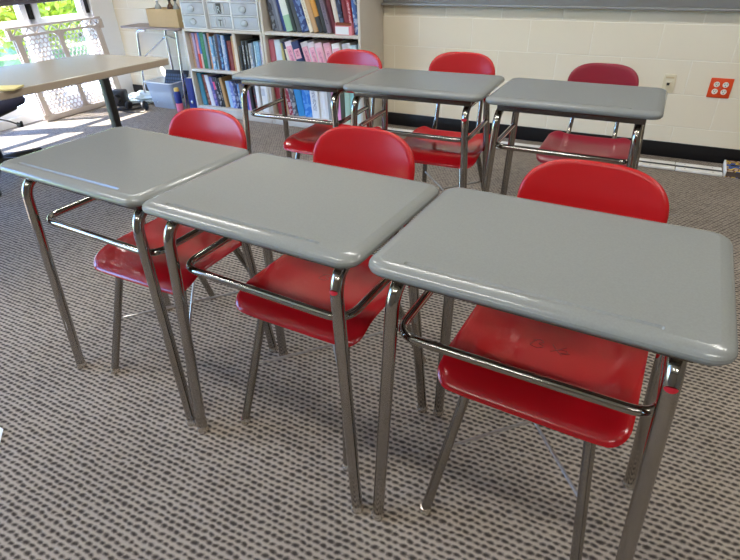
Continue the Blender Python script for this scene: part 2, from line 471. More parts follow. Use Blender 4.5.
# ------------------------------------------------------------------ chairs
def sstep(a,b,x):
    t = max(0,min(1,(x-a)/(b-a))); return t*t*(3-2*t)
def seat_surf(x,y):
    z = .440
    front = 1-sstep(-.04,-.15,y) if False else sstep(-.16,-.06,y)
    z -= .011*(1-sstep(.115,.165,abs(x)))*(.25+.75*front)                    # dished middle with raised sides
    z -= .006*(1-(x/.2)**2)*max(0,1-((y-.06)/.14)**2)
    if y < -.10: z -= .044*((-.10-y)/.10)**2                                # waterfall front
    if y > .10: z += .020*((y-.10)/.07)**2
    return Vector((x, y, z))
def back_surf(x,y):
    # local x, y = up the back
    return Vector((x, .235+.20*y + .9*(.028-x*x*1.0)*1.0 - .028 , .707+y))
def make_chair(redm='red', rb='redback', name='student_chair'):
    root = thing(name, '', 'chair')
    bm = NB(); ol = rrect(.412,.368,[.042,.05,.05,.042],8,0,-.0135)
    ol2 = []
    for i in range(len(ol)):    # more points along the straight edges
        a = Vector(ol[i]); b = Vector(ol[(i+1)%len(ol)]); n = max(1,int((b-a).length/.03))
        for k in range(n): ol2.append(tuple(a.lerp(b,k/n)))
    shell(bm, ol2, seat_surf, .012)
    obj('seat', bm, M[redm], root, angle=60)
    bm = NB()
    pts = []
    wb,hb = .168,.104
    # low wide back: flat-arched top with generous shoulders, gently narrowing below
    for k in range(56):
        a = 2*PI*k/56; c,s = math.cos(a), math.sin(a)
        ex = .62 if s > 0 else .42
        px_ = wb*math.copysign(abs(c)**ex,c); py_ = hb*math.copysign(abs(s)**(.80 if s>0 else .5),s)
        if s < 0: px_ *= 1-.06*abs(s)
        pts.append((px_,py_))
    shell(bm, pts, back_surf, .017)
    obj('backrest', bm, M[rb], root, angle=60)
    mtl = M['chair_metal']
    for s in (-1,1):
        bm = NB(); tube(bm, [(s*.185,-.245,.012),(s*.130,-.13,.418)], .0125, 16)
        lg = obj('leg', bm, mtl, root)
        bm = NB(); lathe(bm, [(.010,0),(.015,.002),(.016,.008),(.015,.016),(.0125,.021)], 14, Matrix.Translation((s*.185,-.245,0)))
        g = obj('foot_glide', bm, M['glide'], lg); g['label'] = 'shiny nickel glide under the leg'
        bm = NB(); tube(bm, [(s*.188,.262,.012),(s*.130,.105,.414)], .0125, 16)
        lg = obj('leg', bm, mtl, root)
        bm = NB(); lathe(bm, [(.010,0),(.015,.002),(.016,.008),(.015,.016),(.0125,.021)], 14, Matrix.Translation((s*.188,.262,0)))
        g = obj('foot_glide', bm, M['glide'], lg); g['label'] = 'shiny nickel glide under the leg'
        bm = NB()
        tube(bm, fillet([(s*.118,-.13,.408),(s*.118,.150,.408),(s*.112,.196,.47),(s*.105,.248,.72)], [.045,.05], 7), .0108, 14)
        obj('back_post', bm, M['chrome'], root)
    # crossed brace rods between diagonal legs
    def at(x0,y0,x1,y1,z): q=(z-.012)/.404; return (x0+(x1-x0)*q, y0+(y1-y0)*q, z)
    for s in (-1,1):
        bm = NB(); tube(bm, [at(s*.185,-.245,s*.130,-.13,.205), at(-s*.188,.262,-s*.13,.105,.205+(.006 if s>0 else -.006))], .0045, 10)
        obj('brace_rod', bm, M['rod'], root)
    return root
chair0 = make_chair()
chair_f = make_chair('crimson','crimson')
chairs = [
 (-1.276,1.056,.0,1,'red student chair tucked under the left desk of the front row'),
 (-.705,1.068,-.025,1,'red student chair tucked under the middle desk of the front row'),
 (-.083,1.026,-.045,1,'red student chair tucked under the large desk in the right foreground'),
 (-1.395,2.275,-.02,1,'red student chair under the back row desk in front of the bookcases'),
 (-.842,2.375,.03,1,'red student chair under the middle desk of the back row'),
]
for i,(x,y,rz,sc,lab) in enumerate(chairs):
    c = chair0 if i == 0 else dup(chair0)
    c.location = (x,y,0); c.rotation_euler = (0,0,rz); c['label'] = lab
    c['group'] = 'red chairs in the front row' if i < 3 else 'red chairs in the back row'
SQ = [[(-.040,.028),(-.022,.040),(-.012,.030),(-.028,.022),(-.008,.016),(-.022,.002),(-.044,.008),(-.030,.036)],
      [(.006,.034),(.020,.014),(.034,.000)],[(.038,.036),(.022,.018),(.004,.002),(.030,.024),(.046,.020),(.040,.006),(.026,.008),(.050,.014)]]
for c in [o for o in list(COL.objects) if o.name.startswith('student_chair') and not o.parent][:]:
    if not ('middle desk of the front' in c['label'] or 'right foreground' in c['label']): continue
    bm = NB()
    for ln in SQ:
        tube(bm, fillet([tuple(seat_surf(px_,py_)+Vector((0,0,.0060))) for px_,py_ in ln], .008, 3), .0008, 6)
    st = [k for k in c.children if k.name.startswith('seat')][0]
    q = obj('scribbled_mark', bm, M['mark'], st); q['label'] = 'faint dark scribble on the seat'
chair_f.location = (-.228,2.68,0); chair_f.rotation_euler = (0,0,.0); chair_f.scale = (.97,.97,.92)
chair_f['label'] = 'darker crimson student chair pulled out behind the right desk of the back row'
chair_f['group'] = 'red chairs in the back row'

# ------------------------------------------------------------------ bookcases
CF, CB = 3.605, 3.974
def bookcase(name, label, x0, x1, tops, htop):
    t = thing(name, label, 'bookcase', ((x0+x1)/2,(CF+CB)/2,0))
    ox,oy = -(x0+x1)/2, -(CF+CB)/2
    def p(nm, a, b, m, bev=.002):
        bm = NB(); box(bm, (a[0]+ox,a[1]+oy,a[2]), (b[0]+ox,b[1]+oy,b[2]), bev=bev); return obj(nm, bm, M[m], t)
    p('side_panel', (x0,CF,0), (x0+.022,CB,htop), 'case'); p('side_panel', (x1-.022,CF,0), (x1,CB,htop), 'case')
    p('back_panel', (x0+.022,CB-.008,.06), (x1-.022,CB,htop), 'case_in', 0)
    p('base_kick', (x0+.022,CF+.006,0), (x1-.022,CF+.02,.055), 'case')
    for z in tops: p('shelf', (x0+.022,CF+.002,z-.022), (x1-.022,CB-.008,z), 'case')
    return t
bookcase('low_bookcase', 'low cream bookcase of two book rows with plastic drawers standing on it', -3.662, -2.828, (.078,.396,.716), .712)
bookcase('tall_bookcase', 'tall cream bookcase of leaning books and pink-labelled binders against block wall', -2.822, -1.945, (.078,.398,.718,1.06,1.40,1.70), 1.7)

def book_mat(name, c, band=None, style=0):
    m, nt, b = node_mat(name)
    b.inputs['Roughness'].default_value = .45
    if band is None:
        b.inputs['Base Color'].default_value = lin(c)+(1,); return m
    tc = nt.nodes.new('ShaderNodeTexCoord')
    sep = nt.nodes.new('ShaderNodeSeparateXYZ'); nt.links.new(tc.outputs['Generated'], sep.inputs[0])
    mx = nt.nodes.new('ShaderNodeMix'); mx.data_type = 'RGBA'
    mx.inputs[6].default_value = lin(c)+(1,); mx.inputs[7].default_value = (lin(band) if style != 2 else tuple(.55*p_+.45*q_ for p_,q_ in zip(lin(band),lin(c))))+(1,)
    if style == 0:     # title band
        v = math_node(nt,'MULTIPLY',math_node(nt,'GREATER_THAN',sep.outputs[2],.58),math_node(nt,'LESS_THAN',sep.outputs[2],.84))
    elif style == 1:   # two-tone spine
        v = math_node(nt,'LESS_THAN',sep.outputs[2],.42)
    elif style == 2:   # mottled picture spine
        n = nt.nodes.new('ShaderNodeTexNoise'); n.inputs['Scale'].default_value = 28; n.inputs['Detail'].default_value = 1
        nt.links.new(tc.outputs['Object'], n.inputs['Vector'])
        v = math_node(nt,'GREATER_THAN',n.outputs['Fac'],.52)
    else:              # row of title strokes
        w = nt.nodes.new('ShaderNodeTexNoise'); w.inputs['Scale'].default_value = 130
        nt.links.new(tc.outputs['Object'], w.inputs['Vector'])
        inb = math_node(nt,'MULTIPLY',math_node(nt,'GREATER_THAN',sep.outputs[2],.25),math_node(nt,'LESS_THAN',sep.outputs[2],.88))
        inx = math_node(nt,'MULTIPLY',math_node(nt,'GREATER_THAN',sep.outputs[0],.28),math_node(nt,'LESS_THAN',sep.outputs[0],.74))
        v = math_node(nt,'MULTIPLY',math_node(nt,'MULTIPLY',inb,inx),math_node(nt,'GREATER_THAN',w.outputs['Fac'],.5))
    nt.links.new(v, mx.inputs[0]); nt.links.new(mx.outputs[2], b.inputs['Base Color'])
    return m

def book_mesh(bm, t, h, d):
    """spine at -y, bottom-left-front corner at the origin; rounded spine, page block set in"""
    c = .0022
    n = 6
    prof = [(0,d),(0,.004)] + [(t/2-t/2*math.cos(PI*k/n), .004-.004*math.sin(PI*k/n)) for k in range(1,n)] + [(t,.004),(t,d),(t-c,d),(t-c,.006),(c,.006),(c,d)]
    lo = [bm.verts.new((x,y,0)) for x,y in prof]; hi = [bm.verts.new((x,y,h)) for x,y in prof]
    k = len(prof)
    for i in range(k): bm.faces.new([lo[i],lo[(i+1)%k],hi[(i+1)%k],hi[i]])
    bm.faces.new(lo[::-1]); bm.faces.new(hi)
    box(bm, (c,.006,.003), (t-c,d-.004,h-.003), mi=1)

def shelf_row(x, xe, z, specs, place, group, zfront=3.64, name='book', word='book'):
    """specs: (colour word, rgb, thickness, height, lean degrees, band, style)"""
    ords = ['first','second','third','fourth','fifth','sixth','seventh','eighth','ninth','tenth','eleventh','twelfth','thirteenth','fourteenth','fifteenth','sixteenth','seventeenth','eighteenth','nineteenth','twentieth','twenty-first','twenty-second','twenty-third','twenty-fourth','twenty-fifth','twenty-sixth','twenty-seventh','twenty-eighth','twenty-ninth','thirtieth']
    k = 0
    tot = sum(q if isinstance(q,(int,float)) else q[2]/math.cos(math.radians(q[4]))+.0014 for q in specs)
    first = next(q for q in specs if not isinstance(q,(int,float)))
    last = [q for q in specs if not isinstance(q,(int,float))][-1]
    x += math.sin(math.radians(first[4]))*first[3]
    sc_ = (xe-x)/tot
    for s in specs:
        if s is None: continue
        if isinstance(s,(int,float)): x += s*sc_; continue
        wd,rgb,t,h,lean,band,style = s; t = t*sc_
        bm = NB(); book_mesh(bm, t, h, .19+random.random()*.05)
        a = math.radians(lean)
        o = obj(name, bm, [book_mat(wd.replace(' ','_')+'_cover', rgb, band, style), M['pages']], None, angle=30)
        o.location = (x, zfront+random.random()*.02, z); o.rotation_euler = (0,-a,0)
        if lean < 0: o.location.z = z + t*math.sin(-a)
        tag(o, '%s %s, %s from left on %s' % (wd, word, ords[k], place), word, group)
        x += t/math.cos(a) + .0014
        k += 1
        yield o, t
GW = (235,235,235)
B1 = [('pale tan',(196,164,140),.026,.262,0,(160,120,100),3),('lilac',(160,144,190),.026,.262,0,(200,190,220),3),('pink and red',(224,150,160),.022,.258,0,(214,70,60),1),('bright blue',(70,130,205),.020,.262,0,(225,190,190),1),('wide green',(20,112,66),.044,.266,0,(60,150,100),3),('blue grey',(120,144,160),.024,.258,0,None,0),('peach',(222,160,120),.024,.262,0,(150,90,60),3),('sky blue',(120,176,220),.03,.24,0,(235,235,240),2),('light blue',(160,190,220),.022,.245,0,(60,60,90),3),('dark maroon',(62,34,44),.03,.262,0,None,0),('navy and blue',(40,70,130),.026,.258,0,(120,190,240),2),('white and blue',(190,205,225),.026,.255,0,(70,120,190),2),('thin blue',(80,120,180),.016,.252,0,(190,200,230),3),('deep red',(128,30,26),.05,.215,0,(96,18,20),3),('ochre',(206,160,110),.018,.25,0,None,0),('cream wide',(226,216,200),.032,.272,0,None,0),
 .02,('short black',(26,24,28),.024,.185,0,None,0),('black lettered',(34,34,38),.03,.225,0,(190,190,190),3),('charcoal',(50,54,56),.026,.225,0,(150,160,160),3),('grey and white',(150,152,156),.026,.205,0,(230,230,230),2),('silver blue',(130,150,170),.02,.21,0,(60,70,90),3),('pale aqua',(140,186,210),.022,.22,0,(230,240,245),3),('pastel blue',(150,196,226),.028,.22,0,(90,130,170),3),('lavender white',(196,196,220),.022,.22,0,(120,100,150),3),('ice blue',(170,200,222),.022,.22,0,None,0)]
B1 = [q if isinstance(q,(int,float)) else q[:3]+(q[3]*1.08,)+q[4:] for q in B1]
list(shelf_row(-3.638,-2.852,.3965,B1,"low bookcase's upper shelf",'books on the upper shelf of the low bookcase'))
B2 = [('wide teal',(64,136,162),.042,.275,4,None,0),('rust patterned',(126,58,44),.034,.262,6,(196,150,120),2),('wide white',(222,222,226),.036,.262,6.5,None,0),('violet blue',(84,92,160),.030,.25,7,(180,150,200),2),('pink topped',(60,50,80),.022,.25,7,(220,70,130),0),('black and grey',(50,50,56),.024,.25,7,(190,190,195),2),('black flecked',(30,32,34),.024,.245,7,(160,160,160),3),('tan wooden coloured',(190,150,96),.026,.25,7,None,0),.012,('pale blue wide',(164,198,226),.034,.225,5,None,0),('periwinkle',(110,130,200),.034,.225,4,(210,220,240),2),('navy flecked',(50,60,110),.026,.215,3,(190,200,220),2),('blue and white',(96,140,200),.026,.21,3,(230,235,240),2),('brown backed',(120,100,90),.034,.21,2,None,0),('royal blue',(56,90,180),.030,.215,2,None,0),('mauve pink',(206,150,200),.022,.215,2,(160,90,170),3),('plain black',(28,28,32),.03,.22,2,None,0),('dark slate',(54,58,66),.026,.215,2,(170,60,60),2),('white narrow',(228,228,228),.03,.225,1,None,0),.01,('white binder-like',(232,230,228),.038,.23,1,(200,200,205),0),('white thick',(226,226,226),.04,.235,1,None,0)]
list(shelf_row(-3.638,-2.852,.0785,B2,"low bookcase's bottom shelf",'books on the bottom shelf of the low bookcase'))
B3 = [('dark flecked',(56,58,64),.034,.27,9,(150,155,165),2),('slate grey',(96,102,116),.026,.26,10,None,0),('dull blue grey',(120,124,140),.022,.26,11,None,0),('cobalt blue',(36,60,130),.03,.265,12,None,0),('wide white and green',(214,222,214),.05,.27,13,(150,190,160),1),('dark green grey',(46,60,58),.026,.262,14,None,0),('charcoal grey',(66,68,74),.034,.262,15,None,0),('wide navy patterned',(30,48,112),.052,.262,16,(130,160,215),2),('ivory',(222,214,196),.028,.25,16,(180,160,130),3),('tan',(190,150,104),.034,.262,17,None,0),('ochre and black',(202,140,46),.034,.262,17,(30,26,24),1),('black',(30,28,28),.03,.25,16,None,0),('grey mauve',(120,104,120),.03,.25,15,(70,60,80),3),('maroon',(96,28,38),.028,.252,14,None,0),('off white',(218,206,190),.03,.258,12,None,0),('black and navy',(34,40,66),.03,.25,10,(110,130,170),2),('dark red',(126,24,34),.034,.25,9,None,0),('red lettered',(160,34,44),.026,.245,8,(230,190,190),3),('blue flecked',(70,100,160),.03,.24,6,(210,220,235),2)]
list(shelf_row(-2.798,-1.972,.7185,B3,"tall bookcase's shelf above the binders",'books on the upper visible shelf of the tall bookcase'))

def binder(o, t, h, rgb, z0=.18, z1=.86, label=None):
    bm = NB(); box(bm, (t*.12,-.0022,h*z0), (t*.88,.0006,h*z1))
    l = obj('spine_label', bm, rgb, o, smooth=False); l['label'] = label or 'pink paper label on the spine'
pinkm = book_mat('pink_spine_paper', (236,172,190), (190,110,140), 3)
B4 = [('dusty rose',(176,92,104),.04,.262,2,None,0),('ice white',(206,222,236),.042,.262,3,None,0),('olive cream',(190,184,130),.022,.235,8,None,0),('navy thin',(34,46,84),.02,.25,10,None,0),('thin cream',(226,220,204),.018,.2,12,None,0),('white pink-labelled',(238,226,232),.046,.255,15,None,0),('navy pink-labelled',(30,42,92),.05,.258,16,None,0),('white wide pink-labelled',(236,226,230),.046,.255,16,None,0),('white lettered pink-labelled',(234,222,226),.044,.255,15,None,0),('pale pink labelled',(232,196,206),.044,.255,14,None,0),('rose pink labelled',(226,164,180),.044,.255,12,None,0),('white and pink labelled',(236,232,230),.05,.255,10,None,0),('white blush labelled',(238,232,232),.05,.255,8,None,0),('white and teal',(200,222,226),.034,.25,6,(90,150,160),1)]
for k,(o,t) in enumerate(shelf_row(-2.798,-1.972,.3985,B4,"tall bookcase's middle shelf",'binders on the middle shelf of the tall bookcase', 3.635, 'binder', 'binder')):
    h = B4[k][3]
    if k == 6: binder(o, t, h, pinkm, .5, .78, 'small pink label on the navy spine')
    elif 5 <= k <= 12: binder(o, t, h, pinkm)
B5 = [('dark red',(140,30,36),.045,.26,6,None,0),('tan',(196,160,120),.03,.25,8,None,0),('red patterned',(150,40,60),.034,.25,9,(230,200,205),2),('grey flecked',(90,94,104),.034,.25,10,(200,205,210),2),('azure blue',(50,140,205),.05,.25,8,None,0),('bright blue',(40,120,210),.06,.255,5,(120,180,235),2),('white lettered',(226,230,236),.055,.255,3,(130,140,160),3),('white',(226,228,230),.06,.258,2,None,0),('grey',(150,154,156),.03,.255,2,None,0),('pink wide',(236,156,206),.06,.258,1,(200,100,170),3),('olive black',(70,76,60),.035,.255,1,None,0),('pale green',(170,200,186),.035,.25,0,None,0),('aqua',(150,206,204),.035,.25,0,None,0),('white mint',(206,222,216),.04,.25,0,None,0)]
list(shelf_row(-2.798,-1.972,.0785,B5,"tall bookcase's bottom shelf",'binders on the bottom shelf of the tall bookcase', 3.635, 'binder', 'binder'))
# small open box in front of the books
t = thing('small_card_box', 'small pink and white open card box on the shelf edge before the leaning books', 'box', (-2.09,3.612,.7185))
bm = NB()
for a,b in [((-.07,0,0),(.07,.003,.062)),((-.07,.08,0),(.07,.083,.085)),((-.07,.003,0),(-.067,.08,.08)),((.067,.003,0),(.07,.08,.08)),((-.067,.003,0),(.067,.08,.004))]: box(bm,a,b)
obj('carton', bm, mat('pink_card',(222,130,142),.6), t, smooth=False)
bm = NB(); box(bm, (-.066,-.0015,.004), (.045,0,.056)); q = obj('front_label', bm, M['paper'], t, smooth=False); q['label'] = 'white label on the front'
bm = NB(); box(bm, (-.066,.004,.005), (.066,.079,.078), bev=.004); q = obj('filling', bm, mat('brown_card',(122,62,40),.8), t); q['label'] = 'brown contents showing at the top'

# ------------------------------------------------------------------ plastic drawer units on the low bookcase
def drawer_unit(x0, x1, y0, n, hd, label, kind, group='plastic drawer units'):
    t = thing('drawer_unit', label, 'drawers', ((x0+x1)/2, y0, .7165), 0, group)
    w = x1-x0; D = .30; H = n*hd+.02
    bm = NB()
    box(bm, (-w/2,0,0), (-w/2+.012,D,H), bev=.003); box(bm, (w/2-.012,0,0), (w/2,D,H), bev=.003)
    for k in range(n+1):
        box(bm, (-w/2+.012,.004,k*hd), (w/2-.012,D,k*hd+.010), bev=.002)
    box(bm, (-w/2+.012,D-.006,.01), (w/2-.012,D,H-.01))
    obj('casing', bm, M['drawer_frame'], t)
    for k in range(n):
        z0 = k*hd+.012; z1 = (k+1)*hd-.002
        bm = NB(); a = w/2-.014
        box(bm, (-a,.0,z0), (a,.006,z1), bev=.002); box(bm, (-a,.006,z0), (-a+.003,D-.02,z1-.01)); box(bm, (a-.003,.006,z0), (a,D-.02,z1-.01)); box(bm, (-a,.006,z0), (a,D-.02,z0+.003))
        dr = obj('drawer', bm, M['drawer'], t)
        bm = NB(); box(bm, (-a+.01,.02,z0+.006), (a-.01,D-.05,z1-.03), bev=.006)
        q = obj('contents', bm, M['drawer_dark'], dr); q['label'] = 'blurred grey contents behind the drawer front'
        zc = (z0+z1)/2
        if kind == 'knob':
            bm = NB(); lathe(bm, [(.030,0),(.036,.004),(.034,.012),(.024,.018),(.010,.021)], 22, Matrix.Translation((-.01,0,zc)) @ Matrix.Rotation(PI/2,4,'X') @ Matrix.Scale(.72,4,(0,1,0)))
            obj('knob', bm, M['knob'], dr)
        else:
            bm = NB()
            box(bm, (-.025,-.003,z0+.006), (.022,.0,z1-.004), bev=.001)
            q = obj('letter_card', bm, M['dark_label'] if k == 1 else M['label_mark'], dr); q['label'] = 'small card with one letter on the drawer front'
            cu = bpy.data.curves.new('letter','FONT'); cu.body = 'R' if k == 1 else 'T'; cu.size = .072; cu.align_x = 'CENTER'; cu.extrude = .0006
            tmp = bpy.data.objects.new('tmp_letter', cu); COL.objects.link(tmp)
            dg = bpy.context.evaluated_depsgraph_get(); me = bpy.data.meshes.new_from_object(tmp.evaluated_get(dg))
            bpy.data.objects.remove(tmp)
            lt = bpy.data.objects.new('letter', me); COL.objects.link(lt); lt.parent = dr
            me.materials.clear(); me.materials.append(M['label_mark'] if k == 1 else M['slot'])
            lt.location = (-.0015,-.0042,z0+.012); lt.rotation_euler = (PI/2,0,0)
            lt['label'] = 'letter %s on the card' % cu.body
            for s in (-1,1):
                bm = NB(); tube(bm, [(s*.045+(-.028 if s<0 else .028)*0,-.002,z0+.010),(s*.052,-.006,zc),(s*.045,-.002,z1-.008)], .0035, 8)
                obj('drawer_rib', bm, M['drawer_frame'], dr)
    return t
drawer_unit(-3.645,-3.385,3.615,4,.098,'left frosted drawer unit on the low bookcase, with round knobs','knob')
drawer_unit(-3.372,-3.128,3.635,2,.098,'short frosted drawer unit with lettered cards between the two taller units','card')
drawer_unit(-3.115,-2.845,3.615,4,.098,'right frosted drawer unit on the low bookcase beside the tall bookcase','knob')

# ------------------------------------------------------------------ small chrome-legged table with cardboard box, left of the bookcase
t = thing('side_table', 'small taupe-topped table with chrome legs beside the low bookcase', 'table', (-4.19,3.845,0))
bm = NB(); slab(bm, rrect(.74,.245,.012,3), [(.003,.676),(0,.679),(0,.692),(.003,.695)]); obj('tabletop', bm, M['taupe'], t)
cm = mat('bright_chrome',(206,208,212),.12,metal=1)
for (xt,yt,xf,yf) in [(-.185,-.09,-.275,-.115),(.305,-.09,.262,-.112),(-.03,.09,-.05,.11),(.33,.09,.31,.11)]:
    bm = NB()
    tube(bm, fillet([(xf,yf,0),(xt+(xf-xt)*.12,yt,.66),(xt+(.10 if xt<.1 else -.02),yt,.664)], .05, 6), .0125, 12); obj('leg', bm, cm, t)
bm = NB(); tube(bm, fillet([(-.225,-.10,.40),(-.03,.093,.60),(.30,-.09,.60)], .06, 6), .007, 8); obj('brace', bm, cm, t)
t = thing('cardboard_box', 'tan cardboard box of bottles on the small chrome-legged table', 'box', (-4.03,3.84,.6965))
bm = NB()
for a,b in [((-.185,-.08,0),(.185,-.075,.145)),((-.185,.075,0),(.185,.08,.145)),((-.185,-.075,0),(-.18,.075,.145)),((.18,-.075,0),(.185,.075,.145)),((-.18,-.075,0),(.18,.075,.005))]: box(bm,a,b)
obj('carton', bm, M['cardboard'], t, smooth=False)
bm = NB(); box(bm, (-.175,-.07,.005), (.175,.07,.096)); q = obj('filling', bm, M['bottle_glass'], t, smooth=False); q['label'] = 'dark contents filling the box'
bm = NB(); lathe(bm, [(.012,0),(.014,.002),(.012,.004)], 16, Matrix.Translation((.186,-.02,.05)) @ Matrix.Rotation(PI/2,4,'Y')); obj('hand_hole', bm, M['paper'], t)
for k,(x,y,mm,lab) in enumerate([(-.11,.0,'clear_glass','pale glass bottle standing at the left in the cardboard box'),(.02,.02,'bottle_glass','brown glass bottle standing in the middle of the cardboard box'),(.12,-.01,'clear_glass','pale glass bottle standing at the right in the cardboard box')]):
    b = thing('bottle', lab, 'bottle', (-4.03+x,3.84+y,.7925), 0, 'bottles in the cardboard box')
    bm = NB(); lathe(bm, [(.026,0),(.028,.004),(.028,.055),(.022,.07),(.011,.085),(.011,.11)], 16); obj('bottle_body', bm, M[mm], b)
    bm = NB(); lathe(bm, [(.014,.108),(.014,.125),(.012,.128)], 14); obj('cap', bm, M['blk_plastic'] if k else M['paper'], b)

# ------------------------------------------------------------------ plastic bin and things around it
BX, BY = -4.13, 3.74
t = thing('storage_bin', 'clear plastic storage bin on the carpet under the small table', 'bin', (BX,BY,0))
bm = NB()
def ring(w,d,z): return [bm.verts.new((p[0],p[1],z)) for p in rrect(w,d,.03,5)]
rs = [ring(.28,.19,.003),ring(.34,.235,.235),ring(.36,.255,.24),ring(.36,.255,.228)]
for A,B in [(rs[0],rs[1]),(rs[1],rs[2]),(rs[2],rs[3])]:
    for k in range(len(A)): bm.faces.new([A[k],A[(k+1)%len(A)],B[(k+1)%len(A)],B[k]])
bm.faces.new(rs[0][::-1])
obj('tub', bm, M['bin'], t)
bm = NB(); tube(bm, [(p[0]*1.0,p[1]*1.0,.238) for p in rrect(.355,.25,.03,5)]+[(p[0],p[1],.238) for p in rrect(.355,.25,.03,5)[:1]], .005, 8, cap=False); obj('rim', bm, M['drawer_frame'], t)
# things in the bin
def leaf_bag(bm, cx, cy, cz_, r, seed, squash=.6):
    rnd = random.Random(seed); tt = bmesh.new(); bmesh.ops.create_icosphere(tt, subdivisions=3, radius=r)
    for v in tt.verts:
        n = v.co.normalized(); k = 1+.22*math.sin(7*n.x+seed)*math.cos(6*n.y+2*seed)+.12*math.sin(13*n.z+5*n.x)+rnd.uniform(-.06,.06)
        v.co = Vector((n.x*r*k, n.y*r*k, n.z*r*k*squash))+Vector((cx,cy,cz_))
    merge(bm, tt)
bm = NB(); leaf_bag(bm, 0,0,.062,.085,3,.65); o = obj('crumpled_bag', bm, M['white_plastic'], None, angle=12); o.location=(BX-.05,BY,.01); tag(o,'crumpled white plastic bag lying inside the clear storage bin','bag')
t = thing('keyboard_case', 'black keyboard-like slab propped on end in the storage bin', 'keyboard', (BX+.06,BY+.01,.10))
t.rotation_euler = (math.radians(62),0,math.radians(8))
bm = NB(); box(bm, (-.13,-.02,-.006), (.13,.24,.006), bev=.004); obj('case_body', bm, M['blk_plastic'], t)
kb = NB()
for i in range(9):
    for j in range(5): box(kb, (-.115+i*.026,.05+j*.032,.006), (-.095+i*.026,.074+j*.032,.009), bev=.001)
q = obj('key_field', kb, mat('blue_grey_keys',(70,84,104),.5), t); q['label'] = 'field of blue grey keys'
t = thing('blue_binder', 'dark blue ring binder standing between the small table and the low bookcase', 'binder', (-3.79,3.64,0), math.radians(6))
bm = NB(); book_mesh(bm, .075, .30, .24); obj('cover', bm, [M['bluebinder'],M['pages']], t)
bm = NB(); lathe(bm, [(.012,-.001),(.015,.0),(.012,.002)], 16, Matrix.Translation((.037,-.001,.09)) @ Matrix.Rotation(PI/2,4,'X')); obj('finger_ring', bm, M['rod'], t)
t = thing('glue_bottle', 'blue bottle with yellow cap and pink foot in front of the storage bin', 'bottle', (-3.885,3.61,0))
bm = NB(); lathe(bm, [(.030,0),(.032,.004),(.032,.075),(.030,.08)], 18); q=obj('lower_sleeve', bm, mat('pink_sleeve',(236,120,150),.5), t); q['label']='pink lower part'
bm = NB(); lathe(bm, [(.031,.08),(.031,.17),(.022,.185)], 18); q=obj('bottle_body', bm, M['bluebinder'], t); q['label']='blue upper part'
bm = NB(); lathe(bm, [(.023,.185),(.023,.205),(.018,.215)], 18); q=obj('cap', bm, mat('yellow_cap',(222,186,90),.5), t); q['label']='yellow cap'
# black gear on the floor, left of the bin
t = thing('black_tray', 'shallow black tray leaning on the wall behind the camera gear', 'tray', (-4.47,3.90,0), 0)
t.rotation_euler = (math.radians(-18),0,0)
bm = NB(); box(bm, (-.20,-.01,0), (.18,.01,.13), bev=.006); obj('tray_body', bm, mat('dark_tray',(52,58,60),.5), t)
bm = NB(); box(bm, (-.175,-.014,.02), (.155,-.010,.11), bev=.002); obj('tray_panel', bm, mat('dark_tray_inside',(38,42,44),.6), t)
bm = NB(); leaf_bag(bm,0,0,.05,.14,5,.38); o = obj('crumpled_bag', bm, M['white_plastic'], None, angle=12); o.location=(-4.50,3.73,0); tag(o,'crumpled pale plastic bag lying on the floor under black gear','bag')
t = thing('camera', 'black camera with strap lying on the floor by the wall', 'camera', (-4.53,3.50,.0), .4)
bm = NB(); box(bm, (-.065,-.05,.02), (.065,.05,.17), bev=.018, seg=3); obj('camera_body', bm, M['blk_plastic'], t)
bm = NB(); lathe(bm, [(.040,0),(.042,.03),(.038,.06),(.030,.062)], 20, Matrix.Translation((0,-.05,.10)) @ Matrix.Rotation(PI/2,4,'X')); obj('lens', bm, M['blk_plastic'], t)
bm = NB(); tube(bm, fillet([(-.06,0,.15),(-.13,-.04,.06),(-.05,-.11,.012),(.12,-.12,.012),(.22,-.03,.012),(.16,.05,.05)], .06, 5), .008, 8); obj('strap', bm, M['blk_plastic'], t)
t = thing('headset', 'black headset lying on the floor in front of the small table leg', 'headset', (-4.31,3.47,0), .3)
bm = NB(); tube(bm, [(.085*math.cos(a),.02+.07*math.sin(a),.03+.015*math.sin(a)) for a in [PI*k/14 for k in range(15)]], .009, 8); obj('headband', bm, M['blk_plastic'], t)
for s in (-1,1):
    bm = NB(); lathe(bm, [(.03,0),(.042,.006),(.044,.022),(.034,.036),(.012,.040)], 18, Matrix.Translation((s*.085,.02,.045)) @ Matrix.Rotation(s*PI/2.2,4,'Y') @ Matrix.Translation((0,0,-.02))); obj('ear_cup', bm, M['blk_plastic'], t)
bm = NB(); tube(bm, fillet([(.08,0,.03),(.13,-.05,.006),(.05,-.09,.006),(-.1,-.06,.006),(-.16,.02,.006)], .05, 5), .004, 6); obj('cord', bm, M['blk_plastic'], t)

